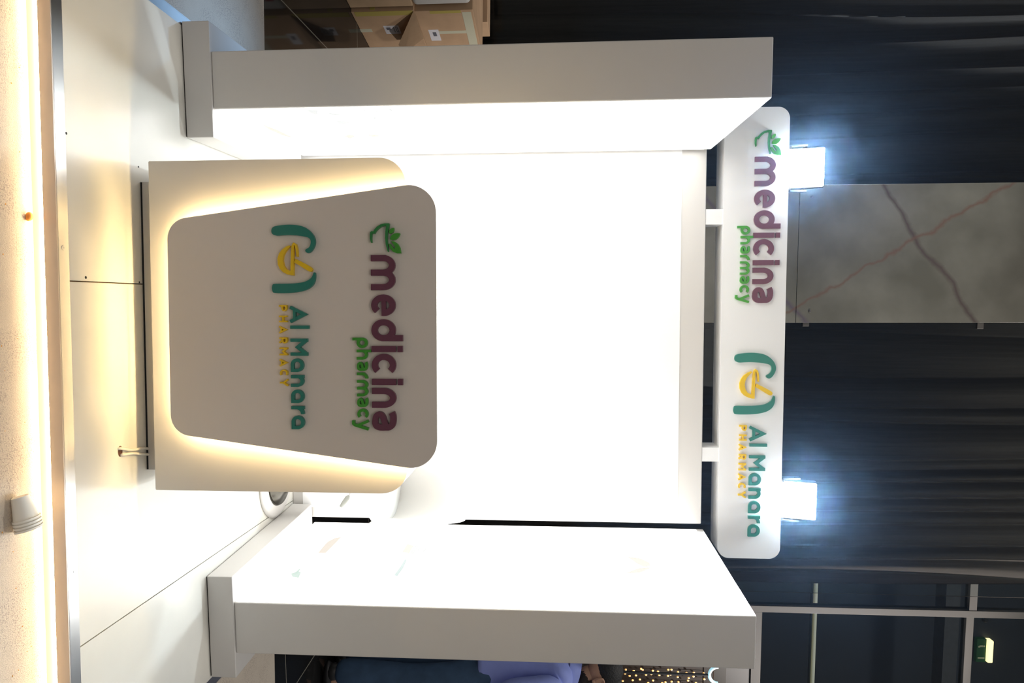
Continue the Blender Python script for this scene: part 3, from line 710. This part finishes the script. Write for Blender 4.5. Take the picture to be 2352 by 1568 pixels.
# ------------------------------------------------------------------ small things on the deck and the carpet
def small():
    h = at_z(276, 1036); 
    for k, (dz, lab) in enumerate(((0, 'white power cable from the deck hole to the counter plinth, the left of the pair'), (1, 'white power cable from the deck hole to the counter plinth, the right of the pair'))):
        a = at_z(272+k*6, 1031+k*14); b = at_z(334, 1029+k*13); b = b+(b-a)*.12
        P = smooth_path([a+Vector((0, 0, -.004)), a+Vector((0, .006, .006)), a.lerp(b, .35)+Vector((.004*(1-2*k), 0, .0058)), a.lerp(b, .7)+Vector((0, 0, .0055)), b+Vector((0, -.006, .0055))], 6)
        tag(obj('power_cable', tube(bmesh.new(), P, .0042, 8), CABLE, smooth=True), lab, 'cable', 'power cables under the counter')
    # toppled stack of paper cups
    c0 = at_z(50, 1140, CZ+.024); c1 = at_z(57, 1190, CZ+.026); ax = (c1-c0); ax.z = 0; ax.normalize()
    me = None
    names = ['innermost cup with its base showing', 'second from the closed end', 'third from the closed end', 'outermost cup at the open end']
    for k in range(4):
        bm = lathe(bmesh.new(), [(.0005, 0), (.0185, 0), (.0272, .0555), (.0302, .0552), (.0302, .0600), (.0268, .0600), (.0178, .003), (.0005, .003)], (0, 0, 0), 32)
        o = obj('paper_cup', bm, CUPM); autosmooth(o, 40)
        tilt = math.asin((.0302-.0185)/.058)
        o.rotation_euler = ax.to_track_quat('Z', 'Y').to_euler()
        qx = ax.to_track_quat('Z', 'Y').to_matrix().to_4x4()
        side = Vector((-ax.y, ax.x, 0))
        Rm = Matrix.Rotation(-tilt, 4, side)
        base = Vector((c0.x, c0.y, CZ+.0186))
        o.matrix_world = Matrix.Translation(base+ax*(.0080*k)+Vector((0, 0, .0009*k+.0006))) @ Rm @ qx
        tag(o, 'white paper cup of the toppled stack on carpet, '+names[k], 'paper cup', 'toppled paper cups')
    q = at_z(93, 501, CZ)
    bm = bmesh.new(); ellipsoid(bm, (0, 0, .008), (.011, .008, .008), 14); ellipsoid(bm, (.006, -.002, .006), (.006, .005, .006), 10)
    tag(obj('orange_scrap', bm, ORANGE, smooth=True, loc=(q.x, YF0+SL*q.x-.016, CZ)), 'small rounded orange scrap on the carpet against the deck edge', 'scrap')
    rnd = random.Random(9); bm = bmesh.new()
    for _ in range(32):
        px = rnd.uniform(2, 100); py = rnd.uniform(20, 1560); p = at_z(px, py, CZ)
        if p.y > YF0+SL*p.x-.02: continue
        ellipsoid(bm, (p.x, p.y, CZ+.001), (rnd.uniform(.001, .0028), rnd.uniform(.001, .002), .001), 6)
    tag(obj('crumbs', bm, mat('orange_crumbs', (.75, .36, .08), .7)), 'orange crumbs scattered over the pale carpet', 'crumbs', kind='stuff')
small()

# ------------------------------------------------------------------ cartons at the left
def cartons():
    q = at_z(806, 28, FZ); ang = RAD(-9)
    e1 = at_z(845, 102, FZ); dirv = (e1-q); ang = math.atan2(dirv.y, dirv.x)      # right-hand side runs back along this
    # local frame: x along the side face (away from us), y to the left
    def carton(name, label, base, L, W, H, parts=True, m=CARD, rz=0):
        t = thing(name, label, 'cardboard box', base, ang+rz, 'cardboard boxes by the curtain')
        obj('body', BX(0, L, 0, W, 0, H, bev=.003), m, t)
        return t
    H1 = at_y(950, 22, q.y).z-FZ
    L = .62; W = .55
    ex = Vector((cos(ang), sin(ang), 0)); ey = Vector((-sin(ang), cos(ang), 0))
    A = carton('cardboard_box', 'brown cardboard box on the black floor with an open torn flap', (q.x, q.y, FZ), L, W, H1)
    def strip(t, x0, x1, z0, z1, m, name, y=-.0012): return obj(name, BX(x0, x1, y, .0005, z0, z1), m, t)
    strip(A, 0, .05, 0.02, H1-.01, TAPE, 'packing_tape', -.001)
    strip(A, .2, .24, .0, .08, MASK, 'masking_tape')
    lb = strip(A, .17, .27, .17, .275, PAPER, 'address_label')
    bm = bmesh.new()
    for z in (.26, .25, .235): box(bm, .18, .25, -.0016, -.0011, z, z+.004)
    box(bm, .19, .22, -.0016, -.0011, .185, .215)
    obj('label_print', bm, INK, lb)
    b2 = BX(-.001, .0005, 0.01, W-.01, H1*.3, H1*.38); obj('packing_tape', b2, TAPE, A)
    bm = bmesh.new()                                    # open flap hanging out over the side face
    f = [(0.0, 0, H1), (.34, 0, H1), (.34, -.10, H1-.13), (.22, -.11, H1-.15)]
    vs = [bm.verts.new(Vector(p)) for p in f]; bm.faces.new(vs); bmesh.ops.solidify(bm, geom=list(bm.faces), thickness=.004)
    obj('flap', bm, CARD2, A)
    B0 = Vector((q.x, q.y, FZ+H1))+ex*.02+ey*.004
    H2 = at_y(1085, 25, q.y).z-FZ-H1
    B = carton('cardboard_box', 'brown cardboard box with pale masking tape stacked on the torn-flap box', B0, .60, .5, H2, m=CARD)
    strip(B, .02, .5, H2-.075, H2-.015, MASK, 'masking_tape', -.0014); strip(B, .24, .275, H2-.33, H2-.07, MASK, 'masking_tape', -.0011)
    lb = strip(B, .22, .36, .05, .12, PAPER, 'address_label')
    bm = bmesh.new(); box(bm, .25, .3, -.0018, -.0012, .075, .1); obj('label_print', bm, INK, lb)
    strip(B, 0.0, .03, .1, H2-.08, TAPE, 'packing_tape', -.001)
    p = at_y(1018, 0, q.y-.1)
    t = thing('wrapped_parcel', 'pale wrapped parcel with a red mark at the left picture edge, against the boxes', 'parcel', Vector((q.x, q.y, FZ))-ex*.215+ey*.02, ang)
    obj('plain_carton', BX(0, .2, 0, .45, 0, H1-.002, bev=.004), CARD2, t)
    pr = obj('wrap', BX(.0, .205, .0, .45, H1, H1+H2*.98, bev=.03, seg=4), PARCEL, t, smooth=True)
    obj('red_mark', BX(.06, .1, -.0012, .001, H1+.05, H1+.11), REDINK, pr)
    C1 = Vector((q.x, q.y, FZ))+ex*.14+ey*.56
    carton('cardboard_box', 'brown cardboard box standing behind the masking-taped box, near the curtain', C1, .5, .4, H1+H2+.06, m=CARD2)
    C2 = Vector((q.x, q.y, FZ))+ex*.67+ey*.30
    carton('cardboard_box', 'tall brown cardboard box rearmost beside the curtain', C2, .2, .5, H1+H2+.03, m=CARD)
cartons()

# ------------------------------------------------------------------ the man beside the right panel
SKIN = mat('skin', (.52, .30, .20), .5, noise=.05, nscale=15)
NAVY = mat('navy_trousers', (.05, .10, .19), .85, noise=.15, nscale=14, bump=.5, bscale=9)
SHIRT = mat('periwinkle_shirt', (.29, .36, .82), .75, noise=.06, nscale=10, bump=.5, bscale=8)
HAIR = mat('black_hair', (.012, .011, .011), .6, bump=.6, bscale=120)
BEARD = mat('dark_beard', (.035, .024, .02), .8, bump=.6, bscale=150)
def skinned(name, verts, edges, rads, m, parent, sub=2):
    me = bpy.data.meshes.new(name); me.from_pydata([Vector(v) for v in verts], edges, []); 
    o = bpy.data.objects.new(name, me); C.objects.link(o)
    md = o.modifiers.new('skin', 'SKIN'); md.use_smooth_shade = True; md.branch_smoothing = .6
    sv = me.skin_vertices[0].data
    for i, r in enumerate(rads): sv[i].radius = (r, r) if not isinstance(r, tuple) else r
    sv[0].use_root = True
    s = o.modifiers.new('sub', 'SUBSURF'); s.levels = sub; s.render_levels = sub
    dg = bpy.context.evaluated_depsgraph_get(); dg.update(); ev = o.evaluated_get(dg); nm = bpy.data.meshes.new_from_object(ev)
    bpy.data.objects.remove(o); bpy.data.meshes.remove(me)
    bm = bmesh.new(); bm.from_mesh(nm); bpy.data.meshes.remove(nm)
    return bm
def man():
    yM = 3.66
    ear = at_y(1375, 1545, yM)
    t = thing('person', 'man in a periwinkle shirt and navy trousers standing behind the right panel, in profile', 'person', (ear.x, yM, FZ), 0)
    # local frame: +x is where he faces, z from the floor
    HE = ear.z-FZ                                   # ear height
    top = HE+.125; hip = .93; sh = HE-.20
    LX = -.01
    v = [(0, 0, hip), (-.01, 0, hip+.18), (-.015, 0, sh-.12), (-.01, 0, sh), (.0, 0, sh+.07)]
    e = [(0, 1), (1, 2), (2, 3), (3, 4)]; r = [(.11, .14), (.10, .135), (.11, .155), (.085, .12), (.055, .058)]
    def add(p, par, rr): v.append(p); e.append((par, len(v)-1)); r.append(rr); return len(v)-1
    hands = []
    for s in (-1, 1):
        a = add((-.01, s*.16, sh-.03), 3, .062); a = add((-.03, s*.215, sh-.17), a, .052); a = add((-.035, s*.235, sh-.31), a, .042)
        a = add((.10, s*.21, sh-.41), a, .036); a = add((.20, s*.17, sh-.47), a, .026); hands.append(Vector(v[a]))
        a = add((.255, s*.155, sh-.50), a, (.016, .038))
        l = add((0, s*.09, hip-.09), 0, .088); l = add((.01, s*.095, .50), l, .058); l = add((-.015, s*.10, .28), l, .054); l = add((-.025, s*.10, .09), l, .038)
        l = add((.05, s*.105, .045), l, (.035, .04)); l = add((.13, s*.108, .03), l, (.016, .024))
    bm = skinned('b', v, e, r, SKIN, t)
    # fingers: five chains rooted in each palm
    for s, h in zip((-1, 1), hands):
        for k in range(4):
            rt = h+Vector((.075, -s*(.012)+s*(.021*(k-1.5)), -.04)); ln = (.07, .08, .075, .058)[k]
            tube(bm, smooth_path([rt-Vector((.02, 0, -.01)), rt, rt+Vector((ln*.55, 0, -.012)), rt+Vector((ln*.85, 0, -.04)), rt+Vector((ln*.8, 0, -.062))], 3), [.009]*6+[.0085]*4+[.008, .0075, .006], 8)
        b = h+Vector((.035, -s*.03, -.012)); tube(bm, smooth_path([b, b+Vector((.03, -s*.022, -.006)), b+Vector((.06, -s*.026, -.02))], 4), [.011]*5+[.010, .0095, .009, .007], 8)
    # head: egg with brow, nose, lips, chin, ears
    hz = HE-.005
    ellipsoid(bm, (.0, 0, hz+.035), (.100, .077, .098), 24); ellipsoid(bm, (.028, 0, hz-.045), (.066, .058, .078), 20)
    ellipsoid(bm, (.098, 0, hz-.012), (.020, .012, .024), 12); ellipsoid(bm, (.090, 0, hz+.012), (.012, .009, .028), 10)
    ellipsoid(bm, (.082, 0, hz+.038), (.014, .05, .011), 12); ellipsoid(bm, (.080, 0, hz-.055), (.012, .024, .006), 10); ellipsoid(bm, (.079, 0, hz-.066), (.012, .022, .007), 10)
    for s in (-1, 1):
        M3 = Matrix.Rotation(RAD(-14), 3, 'Y')
        ellipsoid(bm, (-.002, s*.080, hz-.002), (.019, .009, .033), 16, M3); ellipsoid(bm, (.002, s*.081, hz-.028), (.010, .008, .012), 12)
        tube(bm, smooth_path([(.012, s*.088, hz+.012), (.004, s*.09, hz+.028), (-.012, s*.09, hz+.026), (-.018, s*.09, hz+.004), (-.008, s*.088, hz-.018)], 4), .0042, 8)
    body = obj('body', bm, SKIN, t, smooth=True)
    for s in (-1, 1):
        bm = bmesh.new(); ellipsoid(bm, (.078, s*.031, hz+.02), (.010, .012, .010), 12); obj('eye', bm, mat('eye_white', (.7, .7, .68), .2), body, smooth=True)
        bm = bmesh.new(); ellipsoid(bm, (.0868, s*.031, hz+.02), (.003, .005, .005), 10); obj('iris', bm, DARK, body, smooth=True)
    bm = bmesh.new()
    ellipsoid(bm, (-.022, 0, hz+.058), (.100, .084, .088), 24); ellipsoid(bm, (.03, 0, hz+.098), (.07, .066, .040), 18)
    bm2 = [x for x in bm.verts if x.co.x > .045 and x.co.z < hz+.085]
    bmesh.ops.delete(bm, geom=bm2, context='VERTS')
    obj('hair', bm, HAIR, t, smooth=True)
    bm = bmesh.new(); ellipsoid(bm, (.036, 0, hz-.068), (.066, .061, .056), 22)
    for s in (-1, 1): ellipsoid(bm, (.022, s*.060, hz-.022), (.014, .012, .04), 12)
    bmesh.ops.delete(bm, geom=[x for x in bm.verts if x.co.z > hz-.046 and x.co.x > .068], context='VERTS')
    obj('beard', bm, BEARD, t, smooth=True)
    bm = bmesh.new()
    for s in (-1, 1):
        tube(bm, [(.105, s*.06, hz+.024), (.06, s*.082, hz+.03), (-.002, s*.088, hz+.03), (-.014, s*.087, hz+.018)], .0022, 6)
        tube(bm, [(.106, s*.034+.024*cos(a), hz+.02+.019*sin(a)) for a in [2*pi*k/18 for k in range(19)]], .0018, 6)
    tube(bm, [(.106, -.011, hz+.024), (.109, 0, hz+.027), (.106, .011, hz+.024)], .0018, 6)
    obj('glasses', bm, BLACKP, t, smooth=True)
    # clothes
    v2 = [(0, 0, hip+.12)]; e2 = []; r2 = [(.135, .165)]
    v2.append((0, 0, hip)); e2.append((0, 1)); r2.append((.135, .17))
    for s in (-1, 1):
        i = 1
        for p, rr in (((.0, s*.09, hip-.10), .108), ((.012, s*.095, .70), .098), ((.01, s*.097, .50), .085), ((-.015, s*.10, .28), .080), ((-.022, s*.10, .065), .078)):
            v2.append(p); e2.append((i, len(v2)-1)); r2.append(rr); i = len(v2)-1
    obj('trousers', skinned('t', v2, e2, r2, NAVY, t), NAVY, t, smooth=True)
    v3 = [(-.01, 0, hip+.16), (.0, 0, hip-.03), (-.02, 0, sh-.12), (-.015, 0, sh+.0), (-.003, 0, sh+.075)]; e3 = [(0, 1), (0, 2), (2, 3), (3, 4)]; r3 = [(.15, .185), (.175, .21), (.145, .18), (.105, .14), (.072, .076)]
    for s in (-1, 1):
        i = 3
        for p, rr in (((-.01, s*.165, sh-.03), .08), ((-.03, s*.22, sh-.17), .070), ((-.035, s*.24, sh-.31), .062), ((.09, s*.215, sh-.405), .050), ((.17, s*.18, sh-.455), .040)):
            v3.append(p); e3.append((i, len(v3)-1)); r3.append(rr); i = len(v3)-1
    sh_o = obj('shirt', skinned('s', v3, e3, r3, SHIRT, t), SHIRT, t, smooth=True)
    bm = bmesh.new(); n = 28
    R0 = [[bm.verts.new((-.004+rr*cos(2*pi*k/n)+dx, rr*1.02*sin(2*pi*k/n), z+ .022*cos(2*pi*k/n+pi))) for k in range(n)] for rr, z, dx in ((.094, sh+.015, 0), (.082, sh+.08, .004), (.074, sh+.083, .004), (.074, sh+.03, 0))]
    for a, b in zip(R0, R0[1:]):
        for k in range(n): bm.faces.new((a[k], a[(k+1) % n], b[(k+1) % n], b[k]))
    obj('collar', bm, SHIRT, sh_o, smooth=True)
    for s in (-1, 1):
        bm = bmesh.new(); ellipsoid(bm, (.055, s*.107, .035), (.145, .048, .034), 20); ellipsoid(bm, (-.02, s*.104, .062), (.055, .045, .05), 16)
        bmesh.ops.delete(bm, geom=[], context='VERTS')
        for x in bm.verts: x.co.z = max(x.co.z, .0)
        obj('shoe', bm, BLACKP, t, smooth=True)
man()
# ------------------------------------------------------------------ scattering volume added to imitate lens bloom
def bloom_haze():
    m = bpy.data.materials.new('bloom_scatter'); m.use_nodes = True; nt = m.node_tree; nt.nodes.remove(nt.nodes['Principled BSDF'])
    v = nt.nodes.new('ShaderNodeVolumeScatter'); v.inputs['Color'].default_value = (.36, .60, 1, 1); v.inputs['Density'].default_value = .0056; v.inputs['Anisotropy'].default_value = .95
    nt.links.new(v.outputs[0], nt.nodes['Material Output'].inputs['Volume'])
    tag(obj('bloom_haze', BX(-1.7, 1.9, .6, 2.2, 1.3, 3.4), m), 'thin blue scattering volume added for the lens bloom around the two floodlights', 'bloom_haze', kind='stuff')
bloom_haze()
bpy.context.view_layer.update()
